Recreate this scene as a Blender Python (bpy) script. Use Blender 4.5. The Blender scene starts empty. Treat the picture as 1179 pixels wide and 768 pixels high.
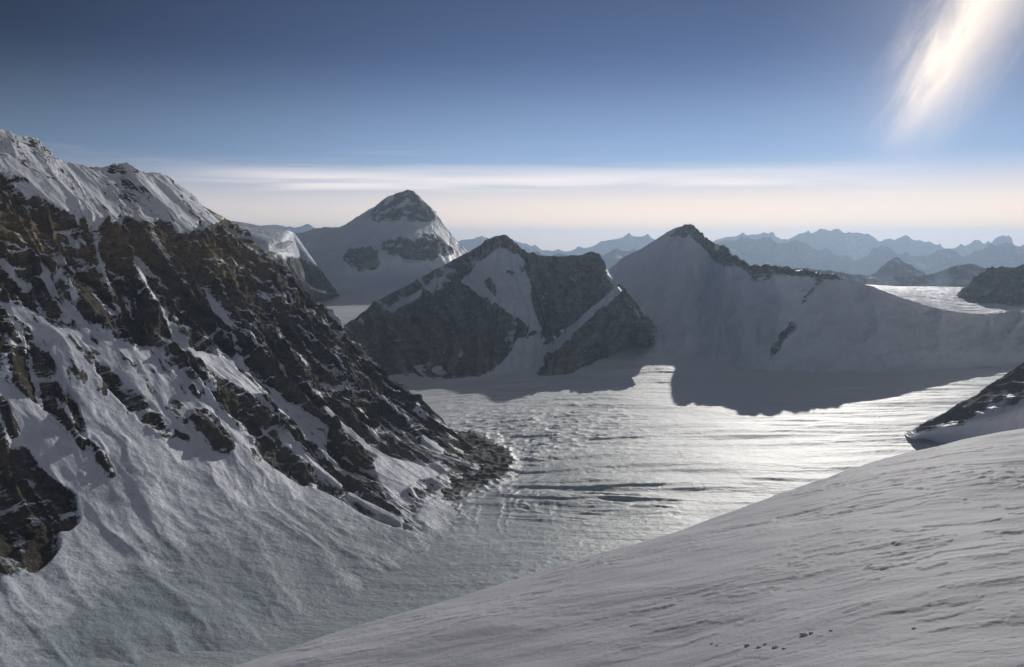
import bpy, math
import numpy as np
R = math.radians
C = bpy.context.scene
rng = np.random.default_rng(7)

# ------------------------------------------------------------------ camera maths
W0, H0, F = 1179.0, 768.0, 918.0
PITCH = R(6.8)
cp, sp = math.cos(PITCH), math.sin(PITCH)
EYE = 1.7

def at(px, py, d):
    """photo direction (px,py) -> world point whose forward distance is d metres"""
    px = np.asarray(px, float); py = np.asarray(py, float)
    u = (px-W0/2)/F; v = (H0/2-py)/F
    y = cp+v*sp; z = -sp+v*cp
    return np.stack([u/y*d, np.ones_like(u)*d, z/y*d+EYE], -1)

def proj(P):
    x, y, z = P[..., 0], P[..., 1], P[..., 2]-EYE
    f = np.maximum(y*cp-z*sp, 1e-3); v = y*sp+z*cp
    return W0/2+F*x/f, H0/2-F*v/f

SUN_AZ, SUN_EL = R(20.6), R(20.8)

# ------------------------------------------------------------------ noise
G12 = np.array([[1,1,0],[-1,1,0],[1,-1,0],[-1,-1,0],[1,0,1],[-1,0,1],[1,0,-1],[-1,0,-1],
                [0,1,1],[0,-1,1],[0,1,-1],[0,-1,-1],[1,1,0],[-1,1,0],[0,-1,1],[0,-1,-1]], np.float32)
PERM = np.random.default_rng(3).permutation(4096).astype(np.int32)
def _h(i, j, k):
    a = PERM[i & 4095]; a = PERM[(a+j) & 4095]; return PERM[(a+k) & 4095] & 15
def perlin(x, y, z=0.0):
    x = np.asarray(x, np.float64); y = np.asarray(y, np.float64); z = np.broadcast_to(np.asarray(z, np.float64), x.shape)
    xi = np.floor(x); yi = np.floor(y); zi = np.floor(z)
    xf = (x-xi).astype(np.float32); yf = (y-yi).astype(np.float32); zf = (z-zi).astype(np.float32)
    xi = xi.astype(np.int32); yi = yi.astype(np.int32); zi = zi.astype(np.int32)
    fu = lambda t: t*t*t*(t*(t*6-15)+10)
    u, v, w = fu(xf), fu(yf), fu(zf)
    def g(a, b, c):
        gr = G12[_h(xi+a, yi+b, zi+c)]
        return gr[..., 0]*(xf-a)+gr[..., 1]*(yf-b)+gr[..., 2]*(zf-c)
    flat = not np.any(zf)
    def layer(c):
        a0 = g(0,0,c); a1 = g(1,0,c); b0 = g(0,1,c); b1 = g(1,1,c)
        a = a0+u*(a1-a0); b = b0+u*(b1-b0); return a+v*(b-a)
    l0 = layer(0)
    if flat: return l0
    l1 = layer(1)
    return l0+w*(l1-l0)
def fbm(x, y, z=0.0, o=5, lac=2.03, gain=.5):
    s = 0; a = 1.0; t = 0
    for i in range(o):
        s = s+a*perlin(x+17.3*i, y-9.1*i, z); t += a; a *= gain; x = x*lac; y = y*lac; z = z*lac
    return s/t*1.6
def ridged(x, y, z=0.0, o=6, lac=2.07, gain=.5):
    s = 0; a = 1.0; t = 0; w = 1.0
    for i in range(o):
        n = 1-np.abs(perlin(x+31.7*i, y+5.3*i, z))*1.9
        n = np.clip(n, 0, 1)**2*w; w = np.clip(n*1.6, 0.15, 1)
        s = s+a*n; t += a; a *= gain; x = x*lac; y = y*lac; z = z*lac
    return s/t
def sstep(a, b, x):
    t = np.clip((x-a)/(b-a), 0, 1); return t*t*(3-2*t)

# ------------------------------------------------------------------ where rock shows, traced as outlines on the slopes
CX0, CY0, CS = -420, -260, 2.0
CW, CH = 1020, 650
gx, gy = np.meshgrid(CX0+np.arange(CW)*CS, CY0+np.arange(CH)*CS)
def inpoly(poly):
    ins = np.zeros(gx.shape, bool); n = len(poly)
    for i in range(n):
        x1, y1 = poly[i]; x2, y2 = poly[(i+1) % n]
        if y1 == y2: continue
        c = ((gy > y1) != (gy > y2)) & (gx < (x2-x1)*(gy-y1)/(y2-y1)+x1)
        ins ^= c
    return ins
def blur(a, r):
    for _ in range(3):
        for ax in (0, 1):
            k = 2*r+1
            pad = [(0, 0), (0, 0)]; pad[ax] = (r+1, r)
            c = np.cumsum(np.pad(a, pad, mode='edge'), axis=ax)
            a = (c[k:, :]-c[:-k, :])/k if ax == 0 else (c[:, k:]-c[:, :-k])/k
    return a
def stroke(pts, w):
    """polyline with half-width w -> boolean mask"""
    m = np.zeros(gx.shape, bool)
    for (x1, y1), (x2, y2) in zip(pts[:-1], pts[1:]):
        dx, dy = x2-x1, y2-y1; L = dx*dx+dy*dy
        t = np.clip(((gx-x1)*dx+(gy-y1)*dy)/L, 0, 1)
        m |= (gx-x1-t*dx)**2+(gy-y1-t*dy)**2 < w*w
    return m
class Paint:
    def __init__(s, base=0.0): s.a = np.full(gx.shape, base)
    def poly(s, p, v): s.a[inpoly(p)] = v; return s
    def line(s, p, w, v): s.a[stroke(p, w)] = v; return s
    def done(s, r=1): s.a = blur(s.a, r); return s
    def __call__(s, P):
        px, py = proj(P)
        fx = np.clip((px-CX0)/CS, 0, CW-1.01); fy = np.clip((py-CY0)/CS, 0, CH-1.01)
        i = fx.astype(int); j = fy.astype(int); a = fx-i; b = fy-j
        A = s.a
        return (A[j, i]*(1-a)+A[j, i+1]*a)*(1-b)+(A[j+1, i]*(1-a)+A[j+1, i+1]*a)*b

# ------------------------------------------------------------------ glacier level
def G(x, y):
    z = -600+(np.clip(y-3300, 0, 1300)*.095+np.clip(y-4600, 0, 1500)*.02+np.clip(y-6100, 0, 600)*.12-np.clip(y-6700, 0, 9e9)*.2)*sstep(1500, 500, x)
    z = z+60*sstep(-150, -900, x)*sstep(1500, 900, y)
    return z
def onG(px, py, dz=0.0):
    d = 2500.0
    for _ in range(40):
        P = at(px, py, d)
        s = (P[2]-EYE)/d
        d2 = (float(G(P[0], P[1]))+dz-EYE)/s if s < 0 else 9000
        d = .5*d+.5*d2
    return at(px, py, d)

# ------------------------------------------------------------------ surfaces
def catmull(A, n):
    """A: (K,...) control points -> (n,...) samples"""
    A = np.asarray(A, float); K = len(A)
    if K == 2:
        t = np.linspace(0, 1, n).reshape((-1,)+(1,)*(A.ndim-1)); return A[0]*(1-t)+A[1]*t
    t = np.linspace(0, K-1-1e-9, n); i = t.astype(int); f = (t-i).reshape((-1,)+(1,)*(A.ndim-1))
    g = lambda k: A[np.clip(k, 0, K-1)]
    p0, p1, p2, p3 = g(i-1), g(i), g(i+1), g(i+2)
    m1 = (p2-p0)*.4; m2 = (p3-p1)*.4
    return (2*f**3-3*f**2+1)*p1+(f**3-2*f**2+f)*m1+(-2*f**3+3*f**2)*p2+(f**3-f**2)*m2
def dense(row, n):
    """resample a row of 3D points so the spacing in the control index stays (n samples)"""
    return catmull(row, n)
def normals(P):
    du = np.gradient(P, axis=1); dv = np.gradient(P, axis=0)
    N = np.cross(du, dv); N /= np.linalg.norm(N, axis=-1, keepdims=True)+1e-12
    N[N[..., 2] < 0] *= -1
    return N

def link_mesh(name, V, Fc, attrs, mat, parent=None, smooth=True):
    me = bpy.data.meshes.new(name)
    me.vertices.add(len(V)); me.vertices.foreach_set('co', np.ascontiguousarray(V, np.float32).ravel())
    n, k = Fc.shape
    me.loops.add(n*k); me.polygons.add(n)
    me.loops.foreach_set('vertex_index', np.ascontiguousarray(Fc, np.int32).ravel())
    me.polygons.foreach_set('loop_start', np.arange(0, n*k, k, dtype=np.int32))
    me.polygons.foreach_set('loop_total', np.full(n, k, np.int32))
    me.polygons.foreach_set('use_smooth', np.full(n, smooth))
    me.update(calc_edges=True)
    for an, av in attrs.items():
        a = me.attributes.new(an, 'FLOAT', 'POINT'); a.data.foreach_set('value', np.ascontiguousarray(av, np.float32).ravel())
    me.materials.append(mat)
    o = bpy.data.objects.new(name, me); C.collection.objects.link(o)
    if parent: o.parent = parent
    return o
def grid_faces(nv, nu):
    i = np.arange(nv*nu).reshape(nv, nu)
    return np.stack([i[:-1, :-1], i[:-1, 1:], i[1:, 1:], i[1:, :-1]], -1)
def build(name, P, attrs, mat, label, cat, split=None):
    """P (nv,nu,3) grid -> one mesh; split = list of (name, mask per quad, label): those faces become part meshes"""
    nv, nu = P.shape[:2]
    # keep normals up
    a = np.cross(P[0, nu//2+1]-P[0, nu//2], P[1, nu//2]-P[0, nu//2])
    Fq = grid_faces(nv, nu)
    if a[2] < 0: Fq = Fq[..., ::-1]
    V = P.reshape(-1, 3); left = np.ones(Fq.shape[:2], bool); kids = []
    for sn, m, lb in (split or []):
        m = m & left; left &= ~m; kids.append((sn, m, lb))
    def sub(F_):
        ids, inv = np.unique(F_, return_inverse=True)
        return ids, inv.reshape(F_.shape)
    ids, f = sub(Fq[left])
    o = link_mesh(name, V[ids], f, {k: v.reshape(-1)[ids] for k, v in attrs.items()}, mat)
    o['kind'] = 'structure'; o['label'] = label; o['category'] = cat
    for sn, m, lb in kids:
        if not m.any(): continue
        ids, f = sub(Fq[m])
        c = link_mesh(sn, V[ids], f, {k: v.reshape(-1)[ids] for k, v in attrs.items()}, mat, parent=o)
        c['label'] = lb
    return o

# ------------------------------------------------------------------ materials
class NT:
    def __init__(s, name):
        s.m = bpy.data.materials.new(name); s.m.use_nodes = True
        s.t = s.m.node_tree; s.n = s.t.nodes; s.l = s.t.links
        s.b = s.n['Principled BSDF']
    def node(s, typ, **kw):
        n = s.n.new(typ)
        for k, v in kw.items():
            if k.startswith('i_'):
                key = k[2:]
                n.inputs[int(key) if key.isdigit() else key].default_value = v
            else: setattr(n, k, v)
        return n
    def link(s, a, b): s.l.new(a, b)
    def attr(s, name): return s.node('ShaderNodeAttribute', attribute_name=name).outputs['Fac']
    def math(s, op, a, b=None, c=None, clamp=False):
        n = s.node('ShaderNodeMath', operation=op, use_clamp=clamp)
        for i, v in enumerate((a, b, c)):
            if v is None: continue
            if isinstance(v, (int, float)): n.inputs[i].default_value = v
            else: s.link(v, n.inputs[i])
        return n.outputs[0]
    def pos(s): return s.node('ShaderNodeNewGeometry').outputs['Position']
    def scaled(s, v, sc):
        n = s.node('ShaderNodeMapping'); n.inputs['Scale'].default_value = sc; s.link(v, n.inputs[0]); return n.outputs[0]
    def noise(s, v, scale, det=5, rough=.55, dist=0.0):
        n = s.node('ShaderNodeTexNoise'); n.inputs['Scale'].default_value = scale
        n.inputs['Detail'].default_value = det; n.inputs['Roughness'].default_value = rough; n.inputs['Distortion'].default_value = dist
        s.link(v, n.inputs['Vector']); return n.outputs['Fac']
    def smooth(s, v, a, b):
        n = s.node('ShaderNodeMapRange', interpolation_type='SMOOTHSTEP'); s.link(v, n.inputs[0])
        n.inputs[1].default_value = a; n.inputs[2].default_value = b; return n.outputs[0]
    def mix(s, f, a, b):
        n = s.node('ShaderNodeMix', data_type='RGBA')
        if isinstance(f, (int, float)): n.inputs[0].default_value = f
        else: s.link(f, n.inputs[0])
        for k, v in ((6, a), (7, b)):
            if isinstance(v, tuple): n.inputs[k].default_value = v+(1,)
            else: s.link(v, n.inputs[k])
        return n.outputs[2]
    def bump(s, h, dist, strength=1.0, normal=None):
        n = s.node('ShaderNodeBump'); n.inputs['Distance'].default_value = dist; n.inputs['Strength'].default_value = strength
        s.link(h, n.inputs['Height'])
        if normal is not None: s.link(normal, n.inputs['Normal'])
        return n.outputs[0]

SNOW = (.75, .80, .88)
ICE = (.36, .43, .46)
def ice_fac(s, p, ice):
    a = s.noise(s.scaled(p, (.45, 1, 1)), .018, 7, .62, .7); b = s.noise(s.scaled(p, (.6, 1, 1)), .09, 6, .7, .8)
    m = s.math('ADD', ice, s.math('MULTIPLY', s.math('SUBTRACT', a, .5), 1.3))
    m = s.math('ADD', m, s.math('MULTIPLY', s.math('SUBTRACT', b, .5), 1.1))
    return s.math('MULTIPLY', s.smooth(m, .32, .72), .85)
def mountain_mat(name, rock_a, rock_b, ochre, sc=1.0, snow=SNOW, bumpd=6.0, icy=False):
    """attributes rock, ochre, scree; sc = metres per unit of detail"""
    s = NT(name); p = s.pos(); rk = s.attr('rock'); oc = s.attr('ochre'); sc_ = s.attr('scree')
    n1 = s.noise(p, .012/sc, 6, .6); n2 = s.noise(p, .06/sc, 7, .7)
    n3 = s.noise(p, .25/sc, 5, .65)
    # horizontal beds in the rock
    st = s.noise(s.scaled(p, (.25, .25, 2.6)), .02/sc, 5, .6, .6)
    rock = s.mix(s.smooth(n1, .3, .7), rock_a, rock_b)
    rock = s.mix(s.math('MULTIPLY', s.smooth(st, .48, .62), .55), rock, tuple(min(c*1.9, .34+c*.3) for c in rock_b))
    vn = s.attr('vein')
    rock = s.mix(s.math('MULTIPLY', s.smooth(vn, .02, .4), .7), rock, tuple(min(c*1.7, .34+c*.3) for c in rock_b))
    rock = s.mix(s.math('MULTIPLY', s.smooth(vn, -.05, -.4), .6), rock, tuple(c*.62 for c in rock_a))
    rock = s.mix(s.math('MULTIPLY', oc, s.smooth(n2, .25, .5)), rock, ochre)
    rock = s.mix(s.math('MULTIPLY', s.smooth(n3, .55, .75), .5), rock, tuple(c*.6 for c in rock_a))
    scree = s.mix(s.smooth(n2, .35, .65), (.15, .14, .125), (.22, .21, .19))
    dk = s.node('ShaderNodeVectorMath', operation='SCALE'); s.link(rock, dk.inputs[0]); s.link(s.math('ADD', .62, s.math('MULTIPLY', s.smooth(n2, .33, .67), .75)), dk.inputs['Scale']); rock = dk.outputs[0]  # hollows darker, bumps lighter: crevice shade put into the rock colour
    rock = s.mix(sc_, rock, scree)
    m = s.math('ADD', rk, s.math('MULTIPLY', s.math('SUBTRACT', n2, .5), .4))
    m = s.math('ADD', m, s.math('MULTIPLY', s.math('SUBTRACT', n3, .5), .6))
    m = s.smooth(m, .38, .58)
    sn = s.mix(s.smooth(n1, .35, .7), snow, tuple(c*.93 for c in snow))
    sn = s.mix(s.math('MULTIPLY', s.smooth(s.attr('vein'), .0, .35), .6), sn, tuple(c*.78 for c in snow))
    if icy: sn = s.mix(ice_fac(s, p, s.attr('ice')), sn, ICE)
    s.link(s.mix(m, sn, rock), s.b.inputs['Base Color'])
    r = s.node('ShaderNodeMapRange'); s.link(m, r.inputs[0]); r.inputs[3].default_value = .5; r.inputs[4].default_value = .85
    s.link(r.outputs[0], s.b.inputs['Roughness'])
    # relief: craggy where rock, wind ripple where snow
    hr = s.math('ADD', s.math('MULTIPLY', n2, 1.0), s.math('MULTIPLY', n3, .45))
    hs = s.math('ADD', s.math('MULTIPLY', n2, .12), s.math('MULTIPLY', n1, .9))
    h = s.node('ShaderNodeMix', data_type='FLOAT'); s.link(m, h.inputs[0]); s.link(hs, h.inputs[2]); s.link(hr, h.inputs[3])
    s.link(s.bump(h.outputs[0], bumpd*sc*2), s.b.inputs['Normal'])
    s.b.inputs['Specular IOR Level'].default_value = .2
    return s.m

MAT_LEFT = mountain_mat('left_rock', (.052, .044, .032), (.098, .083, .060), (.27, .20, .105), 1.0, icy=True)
MAT_MID = mountain_mat('mid_rock', (.23, .22, .20), (.32, .305, .28), (.12, .10, .07), 1.6, bumpd=10)
MAT_FAR = mountain_mat('far_rock', (.07, .065, .06), (.11, .10, .09), (.13, .11, .08), 6.0)
MAT_RIGHT = mountain_mat('right_rock', (.085, .08, .06), (.13, .12, .09), (.13, .11, .07), .8)

def glacier_mat():
    s = NT('glacier_ice'); p = s.pos(); ice = s.attr('ice'); deb = s.attr('debris'); sx = s.attr('along'); sy = s.attr('across')
    cv = s.node('ShaderNodeCombineXYZ'); s.link(sx, cv.inputs[0]); s.link(sy, cv.inputs[1])
    fl = cv.outputs[0]
    n1 = s.noise(s.scaled(fl, (.15, 1, 1)), .03, 6, .6, .4)
    n2 = s.noise(p, .05, 7, .65, .6); n3 = s.noise(s.scaled(fl, (.4, 1, 1)), .12, 6, .65, .8)
    fs = s.noise(s.scaled(fl, (.22, 1, 1)), .028, 8, .68, .9)
    m = s.math('MAXIMUM', ice_fac(s, p, ice), s.math('MULTIPLY', s.smooth(s.math('ADD', ice, s.math('MULTIPLY', s.math('SUBTRACT', fs, .5), 2.4)), .22, .7), .6))
    m = s.math('MAXIMUM', m, s.math('MULTIPLY', s.smooth(s.math('ADD', ice, s.math('MULTIPLY', s.math('SUBTRACT', n1, .5), 1.6)), .45, .8), .7))
    col = s.mix(m, (.78, .82, .86), ICE)
    dm = s.smooth(s.math('ADD', deb, s.math('MULTIPLY', s.math('SUBTRACT', n2, .5), 1.2)), .45, .6)
    rockc = s.mix(n3, (.08, .074, .064), (.20, .185, .16))
    col = s.mix(dm, col, rockc)
    s.link(col, s.b.inputs['Base Color'])
    r = s.node('ShaderNodeMapRange'); s.link(m, r.inputs[0]); r.inputs[3].default_value = .53; r.inputs[4].default_value = .40
    r2 = s.node('ShaderNodeMix', data_type='FLOAT'); s.link(dm, r2.inputs[0]); s.link(r.outputs[0], r2.inputs[2]); r2.inputs[3].default_value = .85
    s.link(r2.outputs[0], s.b.inputs['Roughness'])
    h = s.math('ADD', s.math('MULTIPLY', n3, .8), s.math('MULTIPLY', n2, .5))
    s.link(s.bump(h, 2.6), s.b.inputs['Normal'])
    s.b.inputs['Specular IOR Level'].default_value = .5
    return s.m
MAT_GL = glacier_mat()

def snow_near_mat():
    s = NT('wind_crusted_snow'); p = s.pos()
    n1 = s.noise(s.scaled(p, (.35, 1, 1)), 1.2, 6, .6, .3); n2 = s.noise(p, 14, 4, .7); n3 = s.noise(p, 70, 3, .7)
    col = s.mix(s.smooth(n1, .3, .7), (.55, .565, .63), (.65, .665, .725))
    s.link(col, s.b.inputs['Base Color'])
    s.b.inputs['Roughness'].default_value = .65
    s.b.inputs['Specular IOR Level'].default_value = .1
    h = s.math('ADD', s.math('MULTIPLY', n1, 1.0), s.math('ADD', s.math('MULTIPLY', n2, .14), s.math('MULTIPLY', n3, .035)))
    s.link(s.bump(h, .06), s.b.inputs['Normal'])
    return s.m
MAT_SNOW = snow_near_mat()

# ------------------------------------------------------------------ foreground snow slope
CREST = np.array([(-600, 985), (-300, 920), (0, 845), (270, 768), (400, 729), (560, 681), (700, 636), (850, 582), (950, 547), (1050, 519), (1179, 495), (1400, 468), (1800, 440)], float)
def crest_py(px):
    k = np.interp(px, CREST[:, 0], CREST[:, 1]); s = 0
    for o in range(-75, 76, 25): s = s+np.interp(px+o, CREST[:, 0], CREST[:, 1])
    return s/7
def fg_base(px, d):
    dc = sum(np.interp(px+o, [-400, 270, 590, 1179, 1600], [8.5, 10.5, 13, 21, 25]) for o in range(-280, 281, 56))/11
    g = np.where(d < dc, dc/d-1, 1-dc/d)
    py = crest_py(px)+2800/dc*(np.sqrt(g*g+.0064)-.08)
    return at(px, py, d)
def fg_height(x, y):
    """wind-cut crust: low scarps that break along wavy lines, drifts between them"""
    X = x*.995+y*.10; Y = -x*.10+y*.995
    h = .20*fbm(X/9, Y/5, 0, 4)+.022*fbm(X/1.8, Y/.7, 3, 4)
    h0 = h
    wx = X+.5*fbm(X/1.3, Y/1.3, 8, 3)
    for (lx, ly, amp, thr, sd) in ((.9, .24, .019, .17, 1.7), (.6, .15, .014, .18, 5.1), (1.7, .5, .020, .24, 9.3), (1.3, .34, .020, .26, 15.2), (.40, .10, .008, .16, 12.9)):
        n = fbm(wx/lx, Y/ly, sd, 4)
        mask = sstep(-.04, .25, fbm(X/(lx*4+1.2), Y/(ly*8+1.2), sd+20, 3))
        step = sstep(thr-.018, thr+.018, n)*sstep(thr+.7, thr+.05, n)
        h = h+amp*step*mask
    h = h+.005*ridged(wx/.9, Y/.22, 4.4, 4)*sstep(-.1, .3, fbm(X/4, Y/3, 30, 2))
    band = .38+.62*sstep(7.0, 11.5, y+.25*fbm(x/2, y/2, 60, 2)*8)
    return h0+(h-h0)*.82*band
nu, nv = 1150, 1000
pxs = np.concatenate([np.linspace(-2600, -425, 70), np.linspace(-420, 1620, nu), np.linspace(1626, 5200, 110)])
ds = np.concatenate([np.geomspace(.8, 2.58, 40), np.geomspace(2.6, 34, nv-140), np.geomspace(34.4, 1600, 140)])
PX, D = np.meshgrid(pxs, ds)
Pf = fg_base(PX, D)
hh = fg_height(Pf[..., 0], Pf[..., 1])*sstep(200, 60, D)
Pf[..., 2] += hh
tb = (np.linspace(1, 0, 41)[:-1]**1.5)[:, None]                    # ground the camera stands on, carried back behind it
r0 = Pf[0][None]; Bx = r0[..., 0]*(1+9*tb); By = r0[..., 1]-26*tb
Bz = r0[..., 2]+.16*(r0[..., 1]-By)+.12*(Bx-r0[..., 0])
Bz = Bz+fg_height(Bx, By)-fg_height(r0[..., 0]+0*tb, r0[..., 1]+0*tb)
Pf = np.concatenate([np.stack([Bx, By, Bz], -1), Pf], 0)
build('snow_slope', Pf, {}, MAT_SNOW, 'pale wind crusted snow slope in front with small dark ripples, falling away to the left', 'snow slope')
def fg_point(px, py):
    lo, hi = 2.3, 60.0
    for _ in range(50):
        mid = (lo*hi)**.5
        q = fg_base(np.array(px, float), mid)
        if float(proj(q)[1]) > py: lo = mid
        else: hi = mid
    q = fg_base(np.array(px, float), lo)
    return np.array([q[0], q[1], q[2]+float(fg_height(np.array([q[0]]), np.array([q[1]]))[0])])

# broken lumps of crust lying on the slope
def lump(r, seed):
    bm = __import__('bmesh').new()
    __import__('bmesh').ops.create_icosphere(bm, subdivisions=3, radius=1)
    co = np.array([v.co[:] for v in bm.verts])
    n = 1+.35*fbm(co[:, 0]*1.3+seed, co[:, 1]*1.3, co[:, 2]*1.3, 3)+.12*ridged(co[:, 0]*3, co[:, 1]*3+seed, co[:, 2]*3, 3)
    co = co*n[:, None]*np.array([1.5, .9, .5])*r
    co[:, 2] = np.maximum(co[:, 2], -.35*r)
    for v, c in zip(bm.verts, co): v.co = c
    me = bpy.data.meshes.new('snow_lump'); bm.to_mesh(me); bm.free()
    for p_ in me.polygons: p_.use_smooth = True
    me.materials.append(MAT_SNOW)
    return me
lumps = [lump(.05, 1.3), lump(.05, 7.7), lump(.05, 12.1)]
spots = [(861, 742, 1.0), (874, 744, .8), (893, 744, 1.1), (903, 746, .6), (926, 731, 1.2), (934, 729, .8), (957, 727, .6), (1052, 727, .7),
         (820, 738, .7), (826, 741, .5), (881, 741, .5)]
for i, (px, py, s_) in enumerate(spots):
    q = fg_point(px, py)
    o = bpy.data.objects.new('snow_lump', lumps[i % 3]); C.collection.objects.link(o)
    o.location = (q[0], q[1], q[2]+.004*s_); o.scale = (s_*.5,)*3; o.rotation_euler = (0, 0, rng.uniform(-.6, .6)+(3.14 if i % 2 else 0))
    o['label'] = 'small broken lump of snow crust lying on the slope in front'; o['category'] = 'snow lump'; o['group'] = 'broken snow lumps on the slope in front'

# ------------------------------------------------------------------ generic mountain
def surface(rows, nu, nvs, under=80, back=None, backn=40):
    """rows: list of rows (crest first) of 3D points, all the same length. Returns base grid, u metres, v metres"""
    Rw = [dense(np.array(r, float), nu) for r in rows]
    last = Rw[-1]; prev = Rw[-2]
    dirn = last-prev; dirn[:, 2] = 0; dirn /= np.linalg.norm(dirn, axis=1, keepdims=True)+1e-9
    foot = last+dirn*under*1.6; foot[:, 2] -= under
    front = catmull(np.stack(Rw), nvs)
    ft = np.linspace(0, 1, 12)[1:, None, None]
    ext = last[None]*(1-ft)+foot[None]*ft
    P = np.concatenate([front, ext], 0)
    nback = 0
    if back is not None:
        bk = Rw[0]+np.array(back[0:3])
        t = np.linspace(1, 0, backn+1)[:-1, None, None]**1.3
        Bk = Rw[0][None]*(1-t)+bk[None]*t
        P = np.concatenate([Bk, P], 0); nback = backn
    seg = np.linalg.norm(np.diff(Rw[len(Rw)//2], axis=0), axis=1); um = np.concatenate([[0], np.cumsum(seg)])
    U = np.broadcast_to(um, P.shape[:2]).copy()
    vl = np.linalg.norm(np.diff(P, axis=0), axis=2).mean(1); vm = np.concatenate([[0], np.cumsum(vl)]); V = np.broadcast_to(vm[:, None], P.shape[:2]).copy()
    return P, U, V, nback

def conc(crest, foot, t, k):
    """row between crest and foot: t across, z pulled down by k of the height"""
    c = np.array(crest, float); f = np.array(foot, float)
    r = c*(1-t)+f*t; r[:, 2] -= k*(c[:, 2]-f[:, 2])*4*t*(1-t); return r

def finish_rock(P, paint_v, slope0=.62, k=1.3, nz=None, noise_amp=.35, nsc=60.):
    N = normals(P); steep = 1-N[..., 2]
    rock = paint_v+k*(steep-(1-slope0))+noise_amp*(fbm(P[..., 0]/nsc, P[..., 1]/nsc, P[..., 2]/nsc, 5))
    return np.clip(rock, -.4, 1.4), N

# ------------------------------------------------------------------ left mountain
crest = [at(-760, -40, 1500), at(-520, 10, 1700), at(-300, 62, 1900), at(-140, 112, 2100), at(-60, 132, 2210), at(0, 148, 2300), at(45, 160, 2400), at(62, 176, 2450), at(85, 185, 2500),
         at(115, 189, 2560), at(146, 187, 2640), at(163, 197, 2700), at(185, 199, 2760), at(212, 216, 2830), at(236, 238, 2920), at(264, 254, 3000), (-1150, 3300, 20.), (-1300, 3700, -200.)]
foot = [onG(-260, 800), onG(-60, 775), onG(60, 752), onG(200, 735), onG(300, 712), onG(400, 668), onG(452, 640), onG(488, 612), onG(492, 590), onG(505, 574), onG(522, 556),
        onG(540, 543), onG(550, 532), onG(550, 522), onG(540, 515), onG(524, 512), (-560, 2900, -605.), (-900, 3600, -600.)]
cr = np.array(crest); fo = np.array(foot)
r1 = conc(cr, fo, .2, .05); r2 = conc(cr, fo, .4, .09); r3 = conc(cr, fo, .6, .10); r4 = conc(cr, fo, .8, .145)
# the silhouette side keeps nearly straight
kk = np.array([1]*9+[.8, .7]+[.8, .6, .4, .25, .1, .3, .5])[:, None]
def fix(row, t):
    st = cr*(1-t)+fo*t; return st+(row-st)*kk
P, U, V, nb = surface([cr, fix(r1, .2), fix(r2, .4), fix(r3, .6), fix(r4, .8), fo], 1150, 980, 60, back=(-500, 700, -700), backn=50)
Lp = Paint(0.0)
Lp.poly([(-420, -200), (0, 100), (150, 150), (300, 240), (600, 500), (600, 640), (-420, 300)], .2)
Lp.poly([(-420, -100), (0, 130), (45, 150), (90, 180), (110, 200), (150, 250), (100, 262), (60, 240), (0, 205), (-420, 60)], .40)
Lp.poly([(112, 180), (160, 184), (170, 215), (205, 262), (180, 270), (140, 232), (120, 210)], .42)
Lp.line([(0, 185), (40, 205), (75, 236)], 7, .0)
Lp.line([(70, 185), (100, 210), (134, 244)], 5, -.1)
Lp.line([(166, 200), (200, 240), (214, 262)], 5, -.05)
Lp.poly([(-420, 60), (-200, 180), (0, 205), (30, 225), (70, 240), (100, 255), (128, 262), (150, 250), (178, 262), (188, 250), (206, 270), (226, 268), (232, 252), (246, 262), (262, 252), (285, 255), (330, 300), (380, 350), (465, 430), (545, 490), (575, 530), (560, 545), (470, 560), (440, 545),
         (420, 510), (380, 492), (345, 470), (300, 438), (262, 410), (235, 398), (215, 402), (190, 398), (150, 398), (120, 388), (60, 366), (0, 345), (-420, 280)], .95)
# snow lodged in gullies of the band
for pts, w in (([(12, 285), (36, 296), (58, 320), (70, 345)], 5), ([(45, 320), (75, 350), (95, 372), (120, 392)], 6), ([(108, 255), (118, 300), (132, 335)], 3), ([(150, 300), (170, 330), (190, 368), (206, 398)], 5),
               ([(176, 272), (190, 300)], 3), ([(232, 334), (246, 352), (262, 372)], 5), ([(140, 286), (160, 306), (170, 322)], 4), ([(300, 335), (320, 360)], 2), ([(0, 300), (14, 318), (30, 335)], 5), ([(262, 300), (276, 318)], 2)):
    Lp.line(pts, w, .15)
# rib that runs down between the snow apron and the rocks
Lp.poly([(196, 395), (225, 405), (262, 432), (300, 462), (345, 498), (380, 530), (420, 560), (455, 585), (488, 605), (486, 614), (455, 606), (420, 592), (380, 566), (345, 552), (305, 528), (285, 500), (262, 482), (228, 446), (205, 425), (185, 408)], .95)
Lp.poly([(380, 470), (440, 500), (500, 510), (556, 522), (548, 548), (505, 560), (470, 600), (440, 600), (420, 565), (380, 520)], .85)
# snow streaks over that rib
for pts, w in (([(200, 396), (240, 420), (288, 456)], 3.5), ([(312, 490), (350, 525), (394, 560)], 3), ([(374, 468), (392, 488), (420, 512), (446, 528)], 3.5), ([(400, 568), (430, 584), (462, 600)], 3), ([(436, 452), (460, 472), (474, 484)], 2.5), ([(486, 500), (510, 518)], 3)):
    Lp.line(pts, w, -.2)
Lp.poly([(430, 530), (450, 526), (480, 534), (512, 545), (480, 552), (462, 566), (450, 570), (436, 550)], -.6)
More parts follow.
